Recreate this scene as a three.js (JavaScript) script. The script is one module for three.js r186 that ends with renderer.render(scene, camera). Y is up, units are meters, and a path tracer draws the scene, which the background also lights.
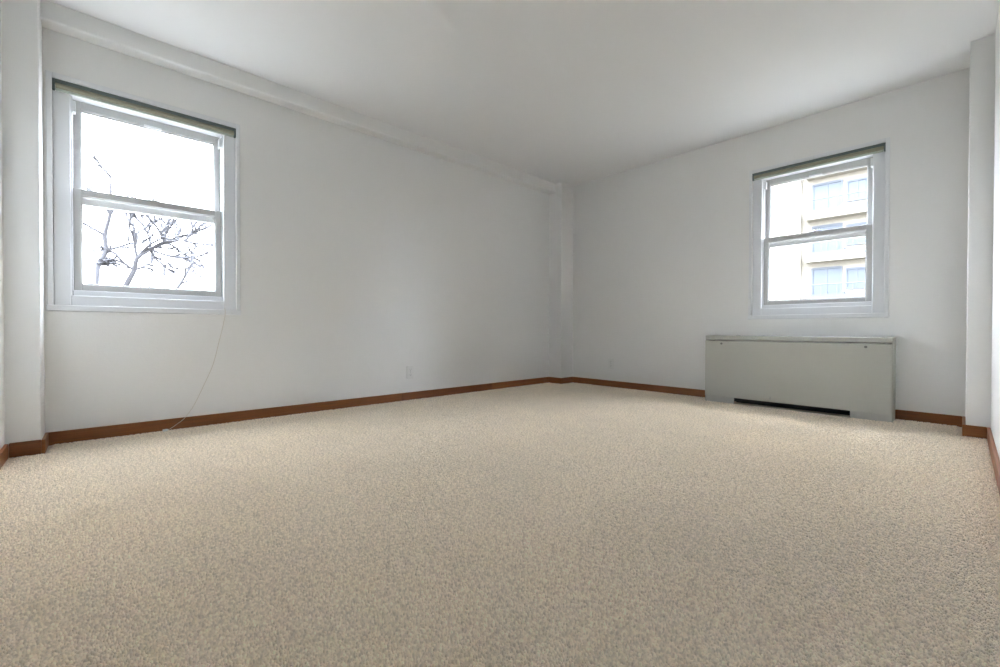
import * as THREE from 'three';
import { RoundedBoxGeometry } from 'three/addons/geometries/RoundedBoxGeometry.js';
import { mergeGeometries, mergeVertices } from 'three/addons/utils/BufferGeometryUtils.js';

// ------------------------------------------------------------------ camera, sky, exposure
const scene = new THREE.Scene();
const camera = new THREE.PerspectiveCamera(2 * Math.atan(333.5 / 430.73) * 180 / Math.PI, 1000 / 667, 0.02, 400);
const YAW = 0.8211;
camera.position.set(0, 0.6583, 0);
camera.lookAt(Math.cos(YAW), 0.6583 - Math.tan(0.009), -Math.sin(YAW));
camera.rotateZ(0.0025);
const renderer = new THREE.WebGLRenderer({ antialias: true });
renderer.toneMapping = THREE.LinearToneMapping;
renderer.toneMappingExposure = 36;
renderer.shadowMap.enabled = true;
// even, thick overcast: brightest overhead, the same all round
{
  const w = 64, h = 32, d = new Float32Array(w * h * 4);
  for (let y = 0; y < h; y++) for (let x = 0; x < w; x++) {
    const e = Math.max(0, Math.sin(((y + 0.5) / h - 0.5) * Math.PI)), k = (1 + 1.0 * e) / 1.5, i = (y * w + x) * 4;
    d[i] = 0.835 * k; d[i + 1] = 0.92 * k; d[i + 2] = 1.05 * k; d[i + 3] = 1;
  }
  const sky = new THREE.DataTexture(d, w, h, THREE.RGBAFormat, THREE.FloatType);
  sky.mapping = THREE.EquirectangularReflectionMapping; sky.magFilter = THREE.LinearFilter; sky.needsUpdate = true;
  scene.background = sky;
}

// ------------------------------------------------------------------ helpers
let seed = 20240611;
const rnd = () => { seed = (seed + 0x6D2B79F5) | 0; let t = Math.imul(seed ^ (seed >>> 15), 1 | seed); t = (t + Math.imul(t ^ (t >>> 7), 61 | t)) ^ t; return ((t ^ (t >>> 14)) >>> 0) / 4294967296; };
const rr = (a, b) => a + (b - a) * rnd();
const names = new Map();
const numbered = (n) => { const k = names.get(n) ?? 0; names.set(n, k + 1); return k ? `${n}_${String(k).padStart(3, '0')}` : n; };
function tag(o, label, category, kind, group) {
  o.userData.label = label; o.userData.category = category;
  if (kind) o.userData.kind = kind;
  if (group) o.userData.group = group;
  return o;
}
function metric(g) {                                                    // uv in metres, by the way each face points
  const q = g.index ? g.toNonIndexed() : g, p = q.attributes.position, uv = new Float32Array(p.count * 2);
  const a = new THREE.Vector3(), b = new THREE.Vector3(), c = new THREE.Vector3();
  for (let i = 0; i < p.count; i += 3) {
    a.fromBufferAttribute(p, i); b.fromBufferAttribute(p, i + 1).sub(a); c.fromBufferAttribute(p, i + 2).sub(a); b.cross(c);
    const x = Math.abs(b.x), y = Math.abs(b.y), z = Math.abs(b.z);
    for (let k = i; k < i + 3; k++) {
      const P = [p.getX(k), p.getY(k), p.getZ(k)];
      const [u, v] = x >= y && x >= z ? [P[2], P[1]] : y >= z ? [P[0], P[2]] : [P[0], P[1]];
      uv[2 * k] = u; uv[2 * k + 1] = v;
    }
  }
  q.setAttribute('uv', new THREE.BufferAttribute(uv, 2));
  return q;
}
function mesh(name, geo, mat, parent) {
  const list = (Array.isArray(geo) ? geo : [geo]).map(metric);
  const g = list.length > 1 ? mergeGeometries(list.map((q) => { for (const k of Object.keys(q.attributes)) if (!['position', 'normal', 'uv'].includes(k)) q.deleteAttribute(k); return q; })) : list[0];
  const m = new THREE.Mesh(g, mat);
  m.name = parent ? name : numbered(name);
  m.castShadow = m.receiveShadow = true;
  (parent ?? scene).add(m);
  return m;
}
function group(name, x = 0, y = 0, z = 0, turn = 0) {
  const g = new THREE.Group(); g.name = numbered(name); g.position.set(x, y, z); g.rotation.y = turn; scene.add(g); return g;
}
function part(name, parent) { const g = new THREE.Group(); g.name = name; parent.add(g); return g; }
const box = (x0, x1, y0, y1, z0, z1) => new THREE.BoxGeometry(x1 - x0, y1 - y0, z1 - z0).translate((x0 + x1) / 2, (y0 + y1) / 2, (z0 + z1) / 2);
const rbox = (x0, x1, y0, y1, z0, z1, r = 0.002, s = 2) => new RoundedBoxGeometry(x1 - x0, y1 - y0, z1 - z0, s, Math.min(r, (x1 - x0) * 0.49, (y1 - y0) * 0.49, (z1 - z0) * 0.49)).translate((x0 + x1) / 2, (y0 + y1) / 2, (z0 + z1) / 2);
const cyl = (r, l, axis, x, y, z, n = 20, r2 = r) => { const g = new THREE.CylinderGeometry(r2, r, l, n); if (axis === 'x') g.rotateZ(Math.PI / 2); if (axis === 'z') g.rotateX(Math.PI / 2); return g.translate(x, y, z); };

// tiling value noise
function noiseTile(n, cells, s) {
  const t = new Float32Array(cells * cells); let q = s;
  for (let i = 0; i < t.length; i++) { q = (Math.imul(q, 1664525) + 1013904223) | 0; t[i] = (q >>> 8) / 16777216; }
  const out = new Float32Array(n * n);
  for (let y = 0; y < n; y++) for (let x = 0; x < n; x++) {
    const fx = x / n * cells, fy = y / n * cells, ix = Math.floor(fx), iy = Math.floor(fy);
    let a = fx - ix, b = fy - iy; a = a * a * (3 - 2 * a); b = b * b * (3 - 2 * b);
    const g = (i, j) => t[((j + cells) % cells) * cells + (i + cells) % cells];
    out[y * n + x] = (g(ix, iy) * (1 - a) + g(ix + 1, iy) * a) * (1 - b) + (g(ix, iy + 1) * (1 - a) + g(ix + 1, iy + 1) * a) * b;
  }
  return out;
}
function dataTexture(n, f, srgb, repeat, m = n) {
  const d = new Uint8Array(n * m * 4);
  for (let y = 0; y < m; y++) for (let x = 0; x < n; x++) { const c = f(x, y, y * n + x); const i = (y * n + x) * 4; d[i] = c[0]; d[i + 1] = c[1]; d[i + 2] = c[2]; d[i + 3] = 255; }
  const t = new THREE.DataTexture(d, n, m); t.wrapS = t.wrapT = THREE.RepeatWrapping; t.magFilter = THREE.LinearFilter; t.minFilter = THREE.LinearMipmapLinearFilter; t.generateMipmaps = true;
  if (srgb) t.colorSpace = THREE.SRGBColorSpace;
  t.repeat.set(repeat[0], repeat[1]); t.needsUpdate = true; return t;
}

// ------------------------------------------------------------------ materials
const M = {};
{
  const a = noiseTile(512, 170, 5), b = noiseTile(512, 60, 9), c = noiseTile(512, 9, 13);
  const roller = dataTexture(512, (x, y, i) => { const v = 255 * (0.55 * a[i] + 0.3 * b[i] + 0.15 * c[i]); return [v, v, v]; }, false, [1 / 0.6, 1 / 0.6]);
  const std = (o) => new THREE.MeshStandardMaterial(o);
  const col = (r, g, b_) => new THREE.Color().setRGB(r, g, b_);
  M.wall = std({ color: col(0.86, 0.855, 0.83), roughness: 0.62, bumpMap: roller, bumpScale: 0.0003 });
  M.ceiling = std({ color: col(0.885, 0.88, 0.865), roughness: 0.85, bumpMap: roller, bumpScale: 0.0004 });
  M.trim = std({ color: col(0.80, 0.81, 0.815), roughness: 0.4 });
  M.vinyl = std({ color: col(0.79, 0.805, 0.82), roughness: 0.35 });
  M.sash = std({ color: col(0.54, 0.54, 0.53), roughness: 0.4 });
  M.groove = std({ color: col(0.16, 0.16, 0.15), roughness: 0.8 });
  M.glass = new THREE.MeshPhysicalMaterial({ color: 0xffffff, transmission: 1, roughness: 0, thickness: 0, ior: 1.45, side: THREE.DoubleSide });
  // oak baseboard: grain along u
  const g1 = noiseTile(512, 8, 21), g2 = noiseTile(512, 128, 33), g3 = noiseTile(512, 32, 41);
  const wood = (tone, s) => {
    const t = dataTexture(512, (x, y) => {
      const warp = g1[((y >> 1) % 512) * 512 + (x >> 1)] * 6, row = (y * 4 + Math.floor(warp * 22) + s * 77) & 511;
      const grain = 0.5 * g2[row * 512 + ((x >> 4) & 511)] + 0.3 * g3[row * 512 + ((x >> 3) & 511)] + 0.2 * g1[y * 512 + x];
      const k = 0.62 + 0.62 * grain; return [Math.min(255, tone[0] * k), Math.min(255, tone[1] * k), Math.min(255, tone[2] * k)];
    }, true, [1 / 0.9, 1 / 0.11]);
    return std({ map: t, roughness: 0.45 });
  };
  M.wood = [wood([146, 87, 38], 0), wood([138, 80, 34], 3), wood([152, 92, 42], 5)];
  M.carpetBase = std({ color: col(0.80, 0.70, 0.565), roughness: 1 });
  M.pile = new THREE.MeshPhysicalMaterial({ vertexColors: true, sheen: 0.6, sheenRoughness: 0.5, sheenColor: col(0.6, 0.62, 0.64), color: col(0.97, 0.86, 0.70), roughness: 1 });
  M.cabinet = std({ color: col(0.47, 0.47, 0.415), roughness: 0.5, bumpMap: roller, bumpScale: 0.0002 });
  M.cabinetFoot = std({ color: col(0.48, 0.475, 0.43), roughness: 0.55 });
  M.black = std({ color: col(0.02, 0.02, 0.02), roughness: 0.7 });
  M.steel = std({ color: col(0.35, 0.35, 0.36), roughness: 0.4, metalness: 0.8 });
  M.shadeDark = std({ color: col(0.13, 0.165, 0.155), roughness: 0.8 });
  M.shadeFabric = std({ color: col(0.31, 0.30, 0.22), roughness: 0.9 });
  M.shadeHem = std({ color: col(0.46, 0.50, 0.43), roughness: 0.8 });
  M.plate = std({ color: col(0.82, 0.82, 0.79), roughness: 0.35 });
  M.cord = std({ color: col(0.70, 0.65, 0.56), roughness: 0.8 });
  M.bark = std({ color: col(0.05, 0.05, 0.055), roughness: 1 });
  M.post = std({ color: col(0.10, 0.10, 0.105), roughness: 1 });
  const br = noiseTile(256, 64, 51);
  const brickMap = dataTexture(256, (x, y, i) => { const k = 0.96 + 0.08 * br[i]; return [122 * k, 117 * k, 106 * k]; }, true, [1 / 6, 1 / 6]);
  M.facade = std({ map: brickMap, roughness: 0.95 });
  M.concrete = std({ color: col(0.05, 0.053, 0.058), roughness: 0.9 });
  M.facadeGlass = std({ color: col(0.038, 0.047, 0.06), roughness: 0.6 });
  M.facadeFrame = std({ color: col(0.05, 0.057, 0.068), roughness: 0.7 });
  M.brick = std({ color: col(0.20, 0.15, 0.12), roughness: 0.95 });
  M.ground = std({ color: col(0.12, 0.115, 0.10), roughness: 1 });
}

// ------------------------------------------------------------------ room shell
const XC = -0.352, XB = 4.32, ZA = -3.5, ZD = 0.12, H = 2.44, ALC = 1.9, ZE = 0.8, T = 0.25;
const WIN = { half: 0.45, y0: 0.79, y1: 2.07 };
const xa = 0.262, zb = -0.853;

function wallWithHole(len0, len1, hx) {                                  // in local x / y, thickness towards -z
  const s = new THREE.Shape([[len0, -0.15], [len1, -0.15], [len1, H + 0.15], [len0, H + 0.15]].map((p) => new THREE.Vector2(...p)));
  s.holes.push(new THREE.Path([[hx - WIN.half, WIN.y0], [hx - WIN.half, WIN.y1], [hx + WIN.half, WIN.y1], [hx + WIN.half, WIN.y0]].map((p) => new THREE.Vector2(...p))));
  return new THREE.ExtrudeGeometry(s, { depth: T, bevelEnabled: false }).translate(0, 0, -T);
}
const floor = mesh('floor', [box(XC, XB, -0.15, 0, ZA, ZD), box(XC, ALC, -0.15, 0, ZD, ZE)], M.carpetBase);
tag(floor, 'wall-to-wall beige carpet floor of the empty room', 'floor', 'structure');
const ceiling = mesh('ceiling', [box(XC, XB, H, H + 0.15, ZA, ZD), box(XC, ALC, H, H + 0.15, ZD, ZE)], M.ceiling);
tag(ceiling, 'plain white painted ceiling', 'ceiling', 'structure');
const wl = mesh('wall_left', wallWithHole(XC - T, XB + T, xa), M.wall); wl.position.set(0, 0, ZA);
tag(wl, 'long white wall with a window at its left end', 'wall', 'structure');
const wr = mesh('wall_right', wallWithHole(ZA, ZD + 0.12, zb), M.wall); wr.position.set(XB, 0, 0); wr.rotation.y = -Math.PI / 2;
tag(wr, 'white wall with the window above the heating cabinet', 'wall', 'structure');
tag(mesh('wall_near_left', box(XC - T, XC, -0.15, H + 0.15, ZA, ZE + 0.12), M.wall), 'white side wall at the left picture edge', 'wall', 'structure');
tag(mesh('wall_near_right', box(ALC, XB, -0.15, H + 0.15, ZD, ZD + 0.12), M.wall), 'white side wall at the right picture edge', 'wall', 'structure');
tag(mesh('wall_entry_side', box(ALC, ALC + 0.12, -0.15, H + 0.15, ZD + 0.12, ZE), M.wall), 'side wall of the entry recess behind the viewer', 'wall', 'structure');
tag(mesh('wall_entry_back', box(XC, ALC + 0.12, -0.15, H + 0.15, ZE, ZE + 0.12), M.wall), 'back wall of the entry recess behind the viewer', 'wall', 'structure');

// boxed-in columns and the beam: soft plastered arrises
const PL = { x: -0.224, z: -3.30 }, PC = { x: 4.09, z: -3.31 }, PR = { x: 3.94, z: 0.018 };
tag(mesh('wall_pillar_left', rbox(XC - 0.01, PL.x, -0.01, H + 0.01, ZA - 0.01, PL.z, 0.006), M.wall), 'white boxed column beside the left window', 'column', 'structure');
tag(mesh('wall_pillar_corner', rbox(PC.x, XB + 0.01, -0.01, H + 0.01, ZA - 0.01, PC.z, 0.006), M.wall), 'white boxed column in the far corner of the room', 'column', 'structure');
tag(mesh('wall_pillar_right', rbox(PR.x, XB + 0.01, -0.01, H + 0.01, PR.z, ZD + 0.01, 0.006), M.wall), 'white boxed column at the right picture edge', 'column', 'structure');
tag(mesh('ceiling_beam', rbox(PL.x - 0.01, PC.x + 0.01, 2.333, H + 0.01, ZA - 0.01, ZA + 0.0975, 0.012, 4), M.wall), 'shallow white beam along the top of the long left wall', 'beam', 'structure');

// baseboards: each board its own piece
const BH = 0.075, BT = 0.015;
let bi = 0;
function board(parent, x0, x1, z0, z1) {
  const along = x1 - x0 > z1 - z0, L = along ? x1 - x0 : z1 - z0;
  const g = rbox(-L / 2, L / 2, 0, BH, -BT / 2, BT / 2, 0.004);
  const m = mesh('board', g, M.wood[bi++ % 3], parent);
  m.position.set((x0 + x1) / 2, 0, (z0 + z1) / 2); if (!along) m.rotation.y = -Math.PI / 2;
  const uv = m.geometry.attributes.uv, o = rr(0, 5); for (let i = 0; i < uv.count; i++) uv.setX(i, uv.getX(i) + o);
}
const RAD = { z0: -1.625, z1: -0.335, depth: 0.20, h: 0.608 };
{
  const a = group('baseboard_left'); tag(a, 'brown oak baseboard along the long left wall', 'baseboard', 'structure');
  for (const [s, e] of [[PL.x, 2.029], [2.031, 3.125], [3.127, PC.x - BT]]) board(a, s, e, ZA, ZA + BT);
  const p = group('baseboard_pillar_left'); tag(p, 'brown oak baseboard wrapping the left column', 'baseboard', 'structure');
  board(p, PL.x, PL.x + BT, ZA + BT, PL.z + BT); board(p, XC + BT, PL.x, PL.z, PL.z + BT);
  const c = group('baseboard_near_left'); tag(c, 'short brown baseboard at the left picture edge', 'baseboard', 'structure');
  board(c, XC, XC + BT, PL.z + BT, -2.97);
  const q = group('baseboard_corner'); tag(q, 'brown oak baseboard wrapping the far corner column', 'baseboard', 'structure');
  board(q, PC.x - BT, PC.x, ZA, PC.z + BT); board(q, PC.x, XB - BT, PC.z, PC.z + BT);
  const b = group('baseboard_right'); tag(b, 'brown oak baseboard on both sides of the heating cabinet', 'baseboard', 'structure');
  board(b, XB - BT, XB, PC.z, RAD.z0); board(b, XB - BT, XB, RAD.z1, PR.z - BT);
  const r = group('baseboard_pillar_right'); tag(r, 'brown oak baseboard wrapping the right column', 'baseboard', 'structure');
  board(r, PR.x, XB, PR.z - BT, PR.z); board(r, PR.x - BT, PR.x, PR.z - BT, ZD - BT);
  const d = group('baseboard_near_right'); tag(d, 'brown oak baseboard running along the right picture edge', 'baseboard', 'structure');
  board(d, ALC, PR.x, ZD - BT, ZD);
  const e = group('baseboard_entry'); tag(e, 'brown baseboards of the entry recess behind the viewer', 'baseboard', 'structure');
  board(e, ALC - BT, ALC, ZD - BT, ZE); board(e, XC, ALC - BT, ZE - BT, ZE);
}

// closet door on the near left wall; only the edge of its casing is in the picture
{
  const t = group('trim_1', XC, 0, -2.48, Math.PI / 2); tag(t, 'white door casing at the left picture edge', 'door casing', 'structure');
  mesh('side_casing', rbox(0.41, 0.49, 0, 2.15, 0, 0.02, 0.004), M.trim, t);
  mesh('side_casing', rbox(-0.49, -0.41, 0, 2.15, 0, 0.02, 0.004), M.trim, t);
  mesh('head_casing', rbox(-0.41, 0.41, 2.07, 2.15, 0, 0.02, 0.004), M.trim, t);
  const d = group('door_1', XC, 0, -2.48, Math.PI / 2); tag(d, 'flush white closet door in the left side wall', 'door', 'structure');
  mesh('door_leaf', rbox(-0.405, 0.405, 0.012, 2.065, 0.0, 0.008, 0.003), M.trim, d);
  mesh('door_knob', [cyl(0.012, 0.04, 'z', -0.34, 0.95, 0.028), new THREE.SphereGeometry(0.026, 20, 14).translate(-0.34, 0.95, 0.062)], M.steel, d);
}

// ------------------------------------------------------------------ windows (local: x right, y up, z into the room, 0 = wall face)
function ring(x, y0, y1, w, wb, wt, z0, z1, r = 0.003) {                 // four bars round an opening
  return [rbox(-x, -x + w, y0, y1, z0, z1, r), rbox(x - w, x, y0, y1, z0, z1, r), rbox(-x + w, x - w, y0, y0 + wb, z0, z1, r), rbox(-x + w, x - w, y1 - wt, y1, z0, z1, r)];
}
const pane = (x, y0, y1, z) => new THREE.PlaneGeometry(2 * x, y1 - y0).translate(0, (y0 + y1) / 2, z);
function windowAt(n, x, z, turn, label) {
  const w = group(`window_${n}`, x, 0, z, turn); tag(w, label, 'window', 'structure');
  // plaster bead round the opening
  mesh('casing', [rbox(-0.474, -0.449, 0.755, 2.10, 0, 0.008, 0.003), rbox(0.449, 0.474, 0.755, 2.10, 0, 0.008, 0.003), rbox(-0.449, 0.449, 2.069, 2.10, 0, 0.008, 0.003)], M.trim, w);
  mesh('sill', [rbox(-0.478, 0.478, 0.757, 0.792, -0.03, 0.013, 0.004)], M.trim, w);
  // flat frame set back from the wall face
  const f = part('frame', w);
  mesh('jamb', rbox(-0.45, -0.378, 0.79, 2.07, -0.17, -0.018, 0.004), M.vinyl, f);
  mesh('jamb', rbox(0.378, 0.45, 0.79, 2.07, -0.17, -0.018, 0.004), M.vinyl, f);
  mesh('head', rbox(-0.379, 0.379, 2.012, 2.07, -0.17, -0.018, 0.004), M.vinyl, f);
  mesh('bottom_rail', rbox(-0.379, 0.379, 0.79, 0.852, -0.17, -0.018, 0.004), M.vinyl, f);
  mesh('stop', [rbox(-0.379, -0.371, 0.85, 2.013, -0.17, -0.045, 0.002), rbox(0.371, 0.379, 0.85, 2.013, -0.17, -0.045, 0.002), rbox(-0.372, 0.372, 0.85, 0.884, -0.17, -0.04, 0.004)], M.vinyl, f);
  mesh('balance_clip', rbox(-0.3715, -0.357, 1.925, 1.99, -0.096, -0.05, 0.002), M.trim, f);
  mesh('balance_clip', rbox(0.357, 0.3715, 1.925, 1.99, -0.096, -0.05, 0.002), M.trim, f);
  // lower sash, in front
  const lo = part('lower_sash', w);
  mesh('sash_frame', ring(0.370, 0.884, 1.484, 0.034, 0.034, 0.040, -0.090, -0.055), M.sash, lo);
  mesh('glazing_bead', ring(0.337, 0.917, 1.445, 0.007, 0.009, 0.006, -0.086, -0.066, 0.0015), M.sash, lo);
  mesh('pane', pane(0.332, 0.92, 1.442, -0.078), M.glass, lo);
  mesh('sash_lock', [rbox(-0.028, 0.028, 1.483, 1.491, -0.088, -0.064, 0.002), cyl(0.009, 0.012, 'y', 0, 1.496, -0.078), rbox(-0.006, 0.034, 1.499, 1.507, -0.084, -0.072, 0.002)], M.sash, lo);
  // upper sash, behind
  const up = part('upper_sash', w);
  mesh('sash_frame', ring(0.370, 1.402, 2.013, 0.034, 0.058, 0.050, -0.135, -0.100), M.sash, up);
  mesh('glazing_bead', ring(0.337, 1.459, 1.964, 0.006, 0.006, 0.008, -0.130, -0.112, 0.0015), M.sash, up);
  mesh('pane', pane(0.332, 1.462, 1.958, -0.122), M.glass, up);
  mesh('finger_pull', [rbox(-0.045, 0.045, 1.957, 1.972, -0.102, -0.088, 0.004)], M.trim, up);
  return w;
}
windowAt(1, xa, ZA, 0, 'white double-hung window looking out on a bare tree');
windowAt(2, XB, zb, -Math.PI / 2, 'white double-hung window looking out on a cream apartment block');

function shade(x, z, turn, label) {
  const s = group('roller_shade', x, 0, z, turn); tag(s, label, 'roller shade', null, 'rolled-up window shades');
  mesh('headrail', rbox(-0.444, 0.444, 2.046, 2.068, -0.017, 0.006, 0.003), M.shadeDark, s);
  mesh('fabric_roll', cyl(0.0155, 0.872, 'x', 0, 2.031, -0.001, 28), M.shadeFabric, s);
  mesh('hem_bar', rbox(-0.436, 0.436, 2.004, 2.021, -0.010, 0.004, 0.003), M.shadeHem, s);
  mesh('end_bracket', rbox(-0.449, -0.4385, 2.005, 2.066, -0.016, 0.009, 0.002), M.shadeDark, s);
  mesh('end_bracket', rbox(0.4385, 0.449, 2.005, 2.066, -0.016, 0.009, 0.002), M.shadeDark, s);
}
shade(xa, ZA, 0, 'rolled-up grey-green shade at the top of the window with the bare tree');
shade(XB, zb, -Math.PI / 2, 'rolled-up olive shade at the top of the window above the heating cabinet');

// ------------------------------------------------------------------ heating cabinet under the right window
{
  const c = group('heating_cabinet', XB - 0.003, 0, (RAD.z0 + RAD.z1) / 2, -Math.PI / 2), hw = (RAD.z1 - RAD.z0) / 2, D = RAD.depth;
  tag(c, 'long low grey-beige metal heating cabinet under the right window', 'heater');
  mesh('side_panel', rbox(-hw, -hw + 0.012, 0.0, RAD.h - 0.012, 0.0, D - 0.004, 0.002), M.cabinet, c);
  mesh('side_panel', rbox(hw - 0.012, hw, 0.0, RAD.h - 0.012, 0.0, D - 0.004, 0.002), M.cabinet, c);
  mesh('back_panel', box(-hw + 0.012, hw - 0.012, 0.0, 0.55, 0.0, 0.006), M.black, c);
  mesh('front_panel', rbox(-hw, hw - 0.006, 0.058, 0.564, D - 0.016, D + 0.004, 0.003), M.cabinet, c);
  mesh('top_cap', [rbox(-hw, hw, 0.570, RAD.h, D - 0.055, D, 0.004), rbox(-hw, hw, 0.590, RAD.h, 0, 0.05, 0.003), rbox(-hw, -0.40, 0.590, RAD.h, 0.045, D - 0.05, 0.003), rbox(0.40, hw, 0.590, RAD.h, 0.045, D - 0.05, 0.003)], M.cabinet, c);
  const g = part('discharge_grille', c);
  for (let i = 0; i < 9; i++) mesh('slat', rbox(-0.40, 0.40, 0.592, RAD.h + 0.001, 0.053 + i * 0.0105, 0.0575 + i * 0.0105, 0.001), M.steel, g);
  for (let i = 0; i < 5; i++) mesh('crossbar', rbox(-0.403 + i * 0.2, -0.397 + i * 0.2, 0.594, RAD.h + 0.003, 0.05, 0.148, 0.001), M.steel, g);
  mesh('foot', rbox(-hw + 0.002, -0.402, 0.0, 0.06, D - 0.022, D - 0.008, 0.002), M.cabinetFoot, c);
  mesh('foot', rbox(0.408, hw - 0.002, 0.0, 0.06, D - 0.022, D - 0.008, 0.002), M.cabinetFoot, c);
  mesh('drain_pan', [box(-hw + 0.02, hw - 0.02, 0.03, 0.045, 0.03, 0.13), rbox(-0.40, 0.40, 0.012, 0.022, 0.128, 0.134, 0.002)], M.black, c);
  for (const x of [-0.503, 0.497]) mesh('panel_screw', [cyl(0.0095, 0.006, 'z', x, 0.538, D + 0.005, 20), cyl(0.006, 0.004, 'z', x, 0.538, D + 0.009, 16)], M.groove, c);
  mesh('scuff_mark', rbox(-0.118, -0.112, 0.078, 0.102, D + 0.0035, D + 0.005, 0.0005), M.steel, c);
}

// ------------------------------------------------------------------ outlets
function outlet(x, y, z, turn, label) {
  const o = group('wall_outlet', x, y, z, turn); tag(o, label, 'outlet', null, 'white wall outlets');
  mesh('cover_plate', rbox(-0.037, 0.037, -0.060, 0.060, 0, 0.007, 0.003), M.plate, o);
  for (const s of [-1, 1]) {
    const r = part('receptacle', o);
    mesh('face', rbox(-0.017, 0.017, s * 0.024 - 0.014, s * 0.024 + 0.014, 0.0065, 0.009, 0.006), M.plate, r);
    mesh('slots', [box(-0.0075, -0.0055, s * 0.024 - 0.002, s * 0.024 + 0.007, 0.0085, 0.0093), box(0.0055, 0.0075, s * 0.024 - 0.002, s * 0.024 + 0.007, 0.0085, 0.0093), cyl(0.0025, 0.0008, 'z', 0, s * 0.024 - 0.008, 0.0089, 12)], M.groove, r);
  }
  mesh('cover_screw', cyl(0.003, 0.002, 'z', 0, 0, 0.0075, 12), M.steel, o);
}
outlet(2.116, 0.262, ZA, 0, 'white duplex outlet low on the long left wall');
outlet(XB, 0.27, -2.757, -Math.PI / 2, 'white duplex outlet between the far corner and the heating cabinet');

// ------------------------------------------------------------------ cord hanging from the left window
{
  const c = group('pull_cord', 0.308, 0, -3.43);
  tag(c, 'thin cream cord hanging from the left window sill down to the carpet', 'cord');
  const P = [[0.640, 0.797, -3.512], [0.641, 0.795, -3.49], [0.641, 0.765, -3.4850], [0.633, 0.699, -3.493], [0.606, 0.568, -3.4975], [0.570, 0.411, -3.4975], [0.516, 0.272, -3.4975], [0.457, 0.137, -3.4965], [0.418, 0.082, -3.486], [0.405, 0.066, -3.4825], [0.364, 0.034, -3.481], [0.332, 0.016, -3.462], [0.318, 0.014, -3.436]].map((p) => new THREE.Vector3(p[0] - 0.308, p[1], p[2] + 3.43));
  mesh('cord', new THREE.TubeGeometry(new THREE.CatmullRomCurve3(P), 120, 0.0015, 8), M.cord, c);
  mesh('tassel', new THREE.LatheGeometry([[0, 0], [0.007, 0.001], [0.0085, 0.006], [0.006, 0.024], [0.003, 0.030], [0, 0.031]].map((p) => new THREE.Vector2(...p)), 16).rotateZ(-Math.PI / 2 + 0.1).translate(-0.018, 0.016, 0.001), M.plate, c);
}

// ------------------------------------------------------------------ outside: ground, apartment block, tree
tag(mesh('ground', box(-150, 200, -6.5, -6, -200, 150), M.ground), 'ground far below the windows', 'ground', 'structure');
{
  const F = 33, FH = 2.62, Y0 = 7.75 - 5 * FH;                           // facade plane, storey height, lowest slab top
  const b = group('apartment_building', F, -6, 0); tag(b, 'cream apartment block with balconies seen through the right window', 'building');
  const Y = (y) => y + 6, top = 11.9;
  mesh('wall', box(0, 12, 0, Y(top), -22, 26.8), M.facade, b);
  mesh('roof_parapet', box(-0.15, 12.15, Y(top), Y(top) + 0.35, -22.15, 26.95), M.concrete, b);
  mesh('wall_pier', box(-0.5, 0, 0, Y(top), -7.6, -7.05), M.facade, b);
  mesh('wall_pier', box(-0.5, 0, 0, Y(top), -11.6, -11.0), M.facade, b);
  for (let k = 2; k < 7; k++) {
    const s = Y0 + k * FH;                                               // slab top of this storey
    const bal = part('balcony', b);
    mesh('slab', box(-0.75, 0, Y(s) - 0.24, Y(s), -6.75, 2.5), M.facade, bal);
    mesh('parapet', [box(-0.75, -0.63, Y(s), Y(s) + 0.34, -6.75, 2.5), box(-0.63, 0, Y(s), Y(s) + 0.34, -6.75, -6.63)], M.concrete, bal);
    mesh('handrail', [cyl(0.03, 9.25, 'z', -0.69, Y(s) + 0.95, -2.125, 8), ...Array.from({ length: 13 }, (_, i) => cyl(0.02, 0.62, 'y', -0.69, Y(s) + 0.64, -6.7 + i * 0.765, 6))], M.facadeFrame, bal);
    for (const [z0, z1, h0, h1] of [[-6.45, -5.1, 0.05, 1.95], [-4.75, -3.9, 0.75, 1.8], [-2.6, -1.2, 0.05, 1.95], [0.2, 1.3, 0.75, 1.8], [4.2, 5.6, 0.6, 1.95]]) {
      const w = part('window', b);
      mesh('surround', [box(-0.07, 0.02, Y(s) + h0 - 0.1, Y(s) + h1 + 0.1, z0 - 0.1, z0), box(-0.07, 0.02, Y(s) + h0 - 0.1, Y(s) + h1 + 0.1, z1, z1 + 0.1), box(-0.07, 0.02, Y(s) + h1, Y(s) + h1 + 0.12, z0, z1), box(-0.07, 0.02, Y(s) + h0 - 0.12, Y(s) + h0, z0, z1), box(-0.05, 0.02, Y(s) + h0, Y(s) + h1, (z0 + z1) / 2 - 0.05, (z0 + z1) / 2 + 0.05)], M.facadeFrame, w);
      mesh('pane', box(-0.02, 0.01, Y(s) + h0, Y(s) + h1, z0, z1), M.facadeGlass, w);
    }
    mesh('air_conditioner', box(-0.45, 0, Y(s) + 0.02, Y(s) + 0.5, -5.05, -4.85), M.facadeFrame, b);
  }
}
tag(mesh('wall_outside_right_unseen', [box(XB, XB + T, H + 0.15, 12, ZA - T, 11.5), box(XB, XB + T, -6, -0.15, ZA - T, 11.5), box(XB, XB + T, -0.15, H + 0.15, ZD + 0.12, 11.5)], M.brick), 'unseen outside wall of this building around the right window, sized to shade the block opposite', 'wall', 'structure');  // out of view, height and length chosen to darken the apartment block opposite
tag(mesh('wall_outside_left', [box(-14, XB, H + 0.15, 12, ZA - T, ZA), box(-14, XB, -6, -0.15, ZA - T, ZA), box(-14, XC - T, -0.15, H + 0.15, ZA - T, ZA)], M.brick), 'outside wall of this building around the left window', 'wall', 'structure');
tag(mesh('wall_unseen_wing', box(XB, 14, -6, 9.5, 11.5, 24), M.brick), 'unseen brick wing right of the right window, blocks sky to shape the light patch on the left wall', 'wall', 'structure');  // out of view, blocks sky so the left wall's light patch gets its edge
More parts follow.
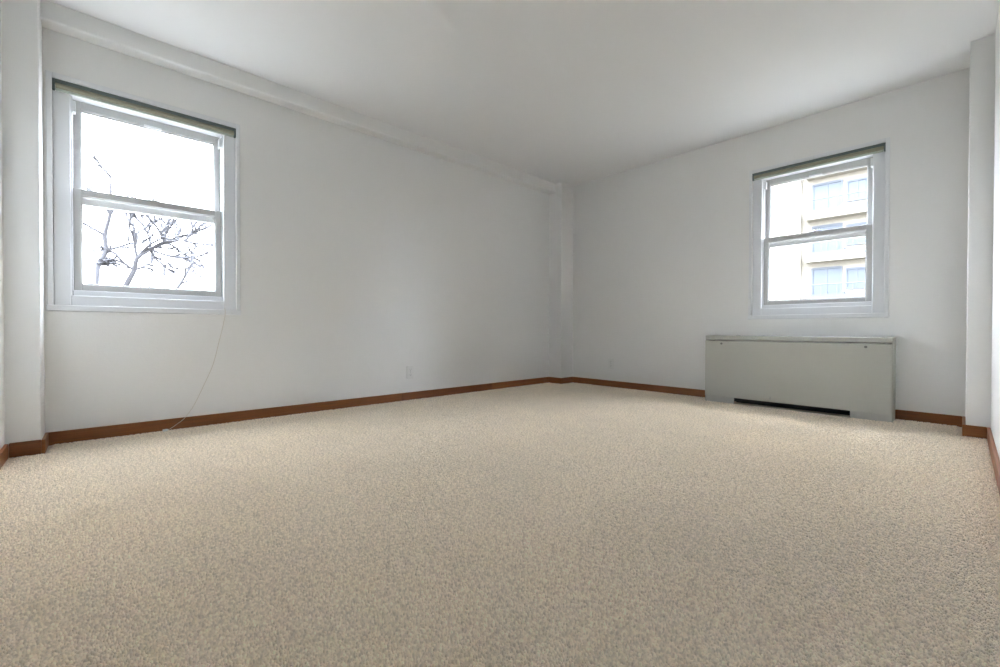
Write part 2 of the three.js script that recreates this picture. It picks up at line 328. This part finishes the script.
{
  const g = group('unseen_low_building', 52, -6, 62); tag(g, 'unseen low block, cuts off the bottom of the sky gap beside the cream apartment block', 'building');  // out of view, limits the low sky that lights the left wall patch
  mesh('wall', box(-14, 14, 0, 10.5, -10, 10), M.brick, g); mesh('roof_parapet', box(-14.2, 14.2, 10.5, 11, -11.0, 11.0), M.concrete, g);
}
function limb(points, r0, r1, seg = 6) {                                 // tapered tube
  const c = new THREE.CatmullRomCurve3(points), n = Math.max(4, points.length * 4), g = new THREE.TubeGeometry(c, n, 1, seg), p = g.attributes.position, o = new THREE.Vector3(), v = new THREE.Vector3();
  for (let i = 0; i <= n; i++) { c.getPointAt(i / n, o); const r = r0 + (r1 - r0) * i / n; for (let k = 0; k <= seg; k++) { const q = i * (seg + 1) + k; v.fromBufferAttribute(p, q).sub(o).multiplyScalar(r).add(o); p.setXYZ(q, v.x, v.y, v.z); } }
  return g;
}
{
  const t = group('bare_tree', 0.3, -6, -15); tag(t, 'leafless tree outside the left window', 'tree');
  const V = (x, y, z) => new THREE.Vector3(x - 0.3, y + 6, z);
  mesh('trunk', limb([V(0.3, -6, 0), V(0.25, -4, 0.05), V(0.2, -2.2, 0), V(0.15, -0.6, 0.1)], 0.24, 0.15, 10), M.bark, t);
  const twigs = [];
  const grow = (p, d, len, r, depth) => {
    const pts = [p.clone()], q = p.clone(), dir = d.clone();
    for (let i = 0; i < 3; i++) { dir.add(new THREE.Vector3(rr(-0.3, 0.3), rr(-0.22, 0.2), rr(-0.3, 0.3))).normalize(); q.addScaledVector(dir, len / 3); pts.push(q.clone()); }
    twigs.push(limb(pts, r, Math.max(0.020, r * 0.6), 4));
    if (depth > 0) for (let i = 0; i < 4; i++) { const at = pts[Math.min(3, 1 + i)].clone(); grow(at, dir.clone().add(new THREE.Vector3(rr(-0.9, 0.9), rr(-0.5, 0.5), rr(-0.9, 0.9))).normalize(), len * rr(0.5, 0.75), Math.max(0.024, r * 0.75), depth - 1); }
  };
  const main = [
    { p: [[0.15, -0.6, 0.1], [-0.1, 0.8, 0.2], [-0.05, 1.9, 0.1], [-0.02, 2.25, 0], [0.14, 2.68, -0.1], [0.12, 3.06, -0.1], [0.22, 3.6, 0], [0.24, 4.5, 0.2]], r: [0.12, 0.022], s: [[5, [-0.6, 0.25, 0.2], 0.5], [4, [0.8, 0.35, 0.3], 0.8], [3, [0.7, 0.5, -0.3], 0.45], [6, [-0.6, 0.9, 0.1], 0.6], [6, [0.7, 0.9, -0.2], 0.6], [7, [-0.4, 1, 0.3], 0.4]], d: 1 },
    { p: [[0.15, -0.6, 0.1], [0.35, 0.8, -0.2], [0.485, 1.67, -0.1], [0.69, 2.22, 0], [0.75, 2.54, 0.1], [1.02, 2.79, 0.1], [1.3, 3.0, 0.3], [1.72, 3.06, 0.5]], r: [0.12, 0.03], s: [[3, [0.8, 0.3, -0.2], 0.55], [3, [-0.7, 0.5, 0.2], 0.55], [4, [-0.4, 0.8, 0.1], 0.8], [4, [0.4, 0.9, 0.3], 0.8], [5, [0.1, 0.9, -0.3], 0.7], [5, [0.8, -0.2, 0.4], 0.8], [5, [0.6, 0.6, -0.3], 0.8], [6, [0.6, 0.3, -0.2], 0.7], [6, [0.7, -0.4, 0.2], 0.7], [2, [0.8, 0.1, 0.3], 0.7], [6, [0.2, 0.9, 0.1], 0.5], [6, [-0.5, 0.8, 0.3], 0.6], [7, [0.4, 0.5, 0.1], 0.45], [7, [0.8, -0.3, 0.1], 0.45], [5, [0.3, -0.7, -0.2], 0.5]], d: 2 },
    { p: [[0.2, -1.4, 0], [0.6, -0.2, 0.5], [1.1, 0.9, 0.8], [1.5, 1.7, 0.9], [1.8, 2.3, 0.9]], r: [0.08, 0.03], s: [[3, [0.3, 0.8, 0.2], 0.6], [4, [0.2, 0.7, -0.2], 0.4]], d: 1 },
  ];
  for (const m of main) {
    const pts = m.p.map((a) => V(...a)); mesh('branch', limb(pts, m.r[0], m.r[1], 7), M.bark, t);
    for (const [i, d, l] of m.s) grow(pts[i], new THREE.Vector3(...d).normalize(), l, 0.036, m.d);
  }
  const clump = [];
  for (let i = 0; i < 26; i++) { const a = V(0.19 + rr(-0.1, 0.1), 2.4 + rr(-0.06, 0.06), rr(-0.08, 0.08)); clump.push(limb([a, a.clone().add(new THREE.Vector3(rr(-0.08, 0.08), rr(-0.04, 0.04), rr(-0.08, 0.08))), a.clone().add(new THREE.Vector3(rr(-0.14, 0.14), rr(-0.07, 0.07), rr(-0.14, 0.14)))], 0.02, 0.02, 4)); }
  mesh('twig_clump', clump, M.bark, t);
  const tw = mesh('twigs', twigs, M.bark, t); tw.userData.kind = 'stuff';
}
{
  const post = mesh('wooden_post', limb([new THREE.Vector3(0, 0, 0), new THREE.Vector3(0, 4, 0), new THREE.Vector3(0.02, 8.58, 0)], 0.10, 0.075, 12), M.post);
  post.position.set(-0.14, -6, -14.6);
  mesh('post_cap', cyl(0.08, 0.04, 'y', 0.02, 8.58, 0, 12), M.post, post);
  tag(post, 'pale thick post left of the bare tree, low in the left window', 'post');
}

// ------------------------------------------------------------------ carpet pile
{
  const tufts = [], N = 34, R = 0.0182;
  for (let i = 0; i < N; i++) {
    const a = i * 2.39996, r = R * Math.sqrt((i + 0.5) / N), x = r * Math.cos(a) + rr(-0.0012, 0.0012), z = r * Math.sin(a) + rr(-0.0012, 0.0012);
    const h = rr(0.0040, 0.0092), w = rr(0.0021, 0.0030), lx = rr(-0.002, 0.002), lz = rr(-0.002, 0.002), turn = rr(0, 6);
    const p = [[0, h, 0]], f = [];
    [[0.55, 0.93], [1.0, 0.62], [0.9, 0]].forEach(([k, t], ring) => { for (let q = 0; q < 6; q++) { const b = turn + (q + ring * 0.5) * Math.PI / 3; p.push([w * k * Math.cos(b) * 1.15, h * t, w * k * Math.sin(b) * 0.9]); } });
    for (let q = 0; q < 6; q++) { const n = (q + 1) % 6; f.push(0, 1 + n, 1 + q); for (const o of [1, 7]) f.push(o + q, o + n, o + 6 + q, o + n, o + 6 + n, o + 6 + q); }
    const g = new THREE.BufferGeometry(); g.setAttribute('position', new THREE.Float32BufferAttribute(p.map(([X, Y, Z]) => [X + x + lx * Y / h, Y, Z + z + lz * Y / h]).flat(), 3)); g.setIndex(f); g.computeVertexNormals(); const tone = rr(0.76, 1.12), warm = rr(0.965, 1); g.setAttribute('color', new THREE.Float32BufferAttribute(p.flatMap(() => [tone, tone * (0.5 + warm / 2), tone * warm]), 3)); tufts.push(g);
  }
  const geo = mergeGeometries(tufts), at = [], STEP = 0.0255;
  const hash = (i, j) => { const s = Math.sin(i * 127.1 + j * 311.7) * 43758.5453; return s - Math.floor(s); };
  const smooth = (x, y) => { const i = Math.floor(x), j = Math.floor(y); let a = x - i, b = y - j; a = a * a * (3 - 2 * a); b = b * b * (3 - 2 * b); return (hash(i, j) * (1 - a) + hash(i + 1, j) * a) * (1 - b) + (hash(i, j + 1) * (1 - a) + hash(i + 1, j + 1) * a) * b; };
  for (let z = ZA + 0.024; z < ZE - 0.016; z += STEP) for (let x = XC + 0.024; x < XB - 0.016; x += STEP) {
    if (z > ZD - 0.022 && x > ALC - 0.022) continue;
    if (x < PL.x + 0.03 && z < PL.z + 0.03) continue;
    if (x > PC.x - 0.03 && z < PC.z + 0.03) continue;
    if (x > PR.x - 0.03 && z > PR.z - 0.03) continue;
    if (x > XB - 0.19 && z > RAD.z0 - 0.01 && z < RAD.z1 + 0.01) continue;
    at.push([x + rr(-0.006, 0.006), z + rr(-0.006, 0.006)]);
  }
  const pile = new THREE.InstancedMesh(geo, M.pile, at.length); pile.name = 'carpet_pile';
  const d = new THREE.Object3D(), c = new THREE.Color();
  at.forEach(([x, z], i) => {
    const lay = smooth(x * 2.1 + 7, z * 2.1 + 3) * 0.5 + smooth(x * 5.3, z * 5.3) * 0.32 + smooth(x * 14, z * 14) * 0.18;
    d.position.set(x, -0.001, z); d.rotation.set((smooth(x * 3, z * 3 + 40) - 0.5) * 0.12, rnd() * 6.283, 0, 'XYZ'); d.scale.set(1, 0.8 + 0.5 * lay, 1); d.updateMatrix(); pile.setMatrixAt(i, d.matrix);
    const k = (0.91 + 0.14 * lay) * rr(0.96, 1.03); pile.setColorAt(i, c.setRGB(k, k * rr(0.99, 1.0), k * rr(0.98, 1.0)));
  });
  pile.castShadow = pile.receiveShadow = true;
  tag(pile, 'thick twisted beige carpet pile covering the floor', 'carpet', 'stuff'); scene.add(pile);
}

renderer.render(scene, camera);
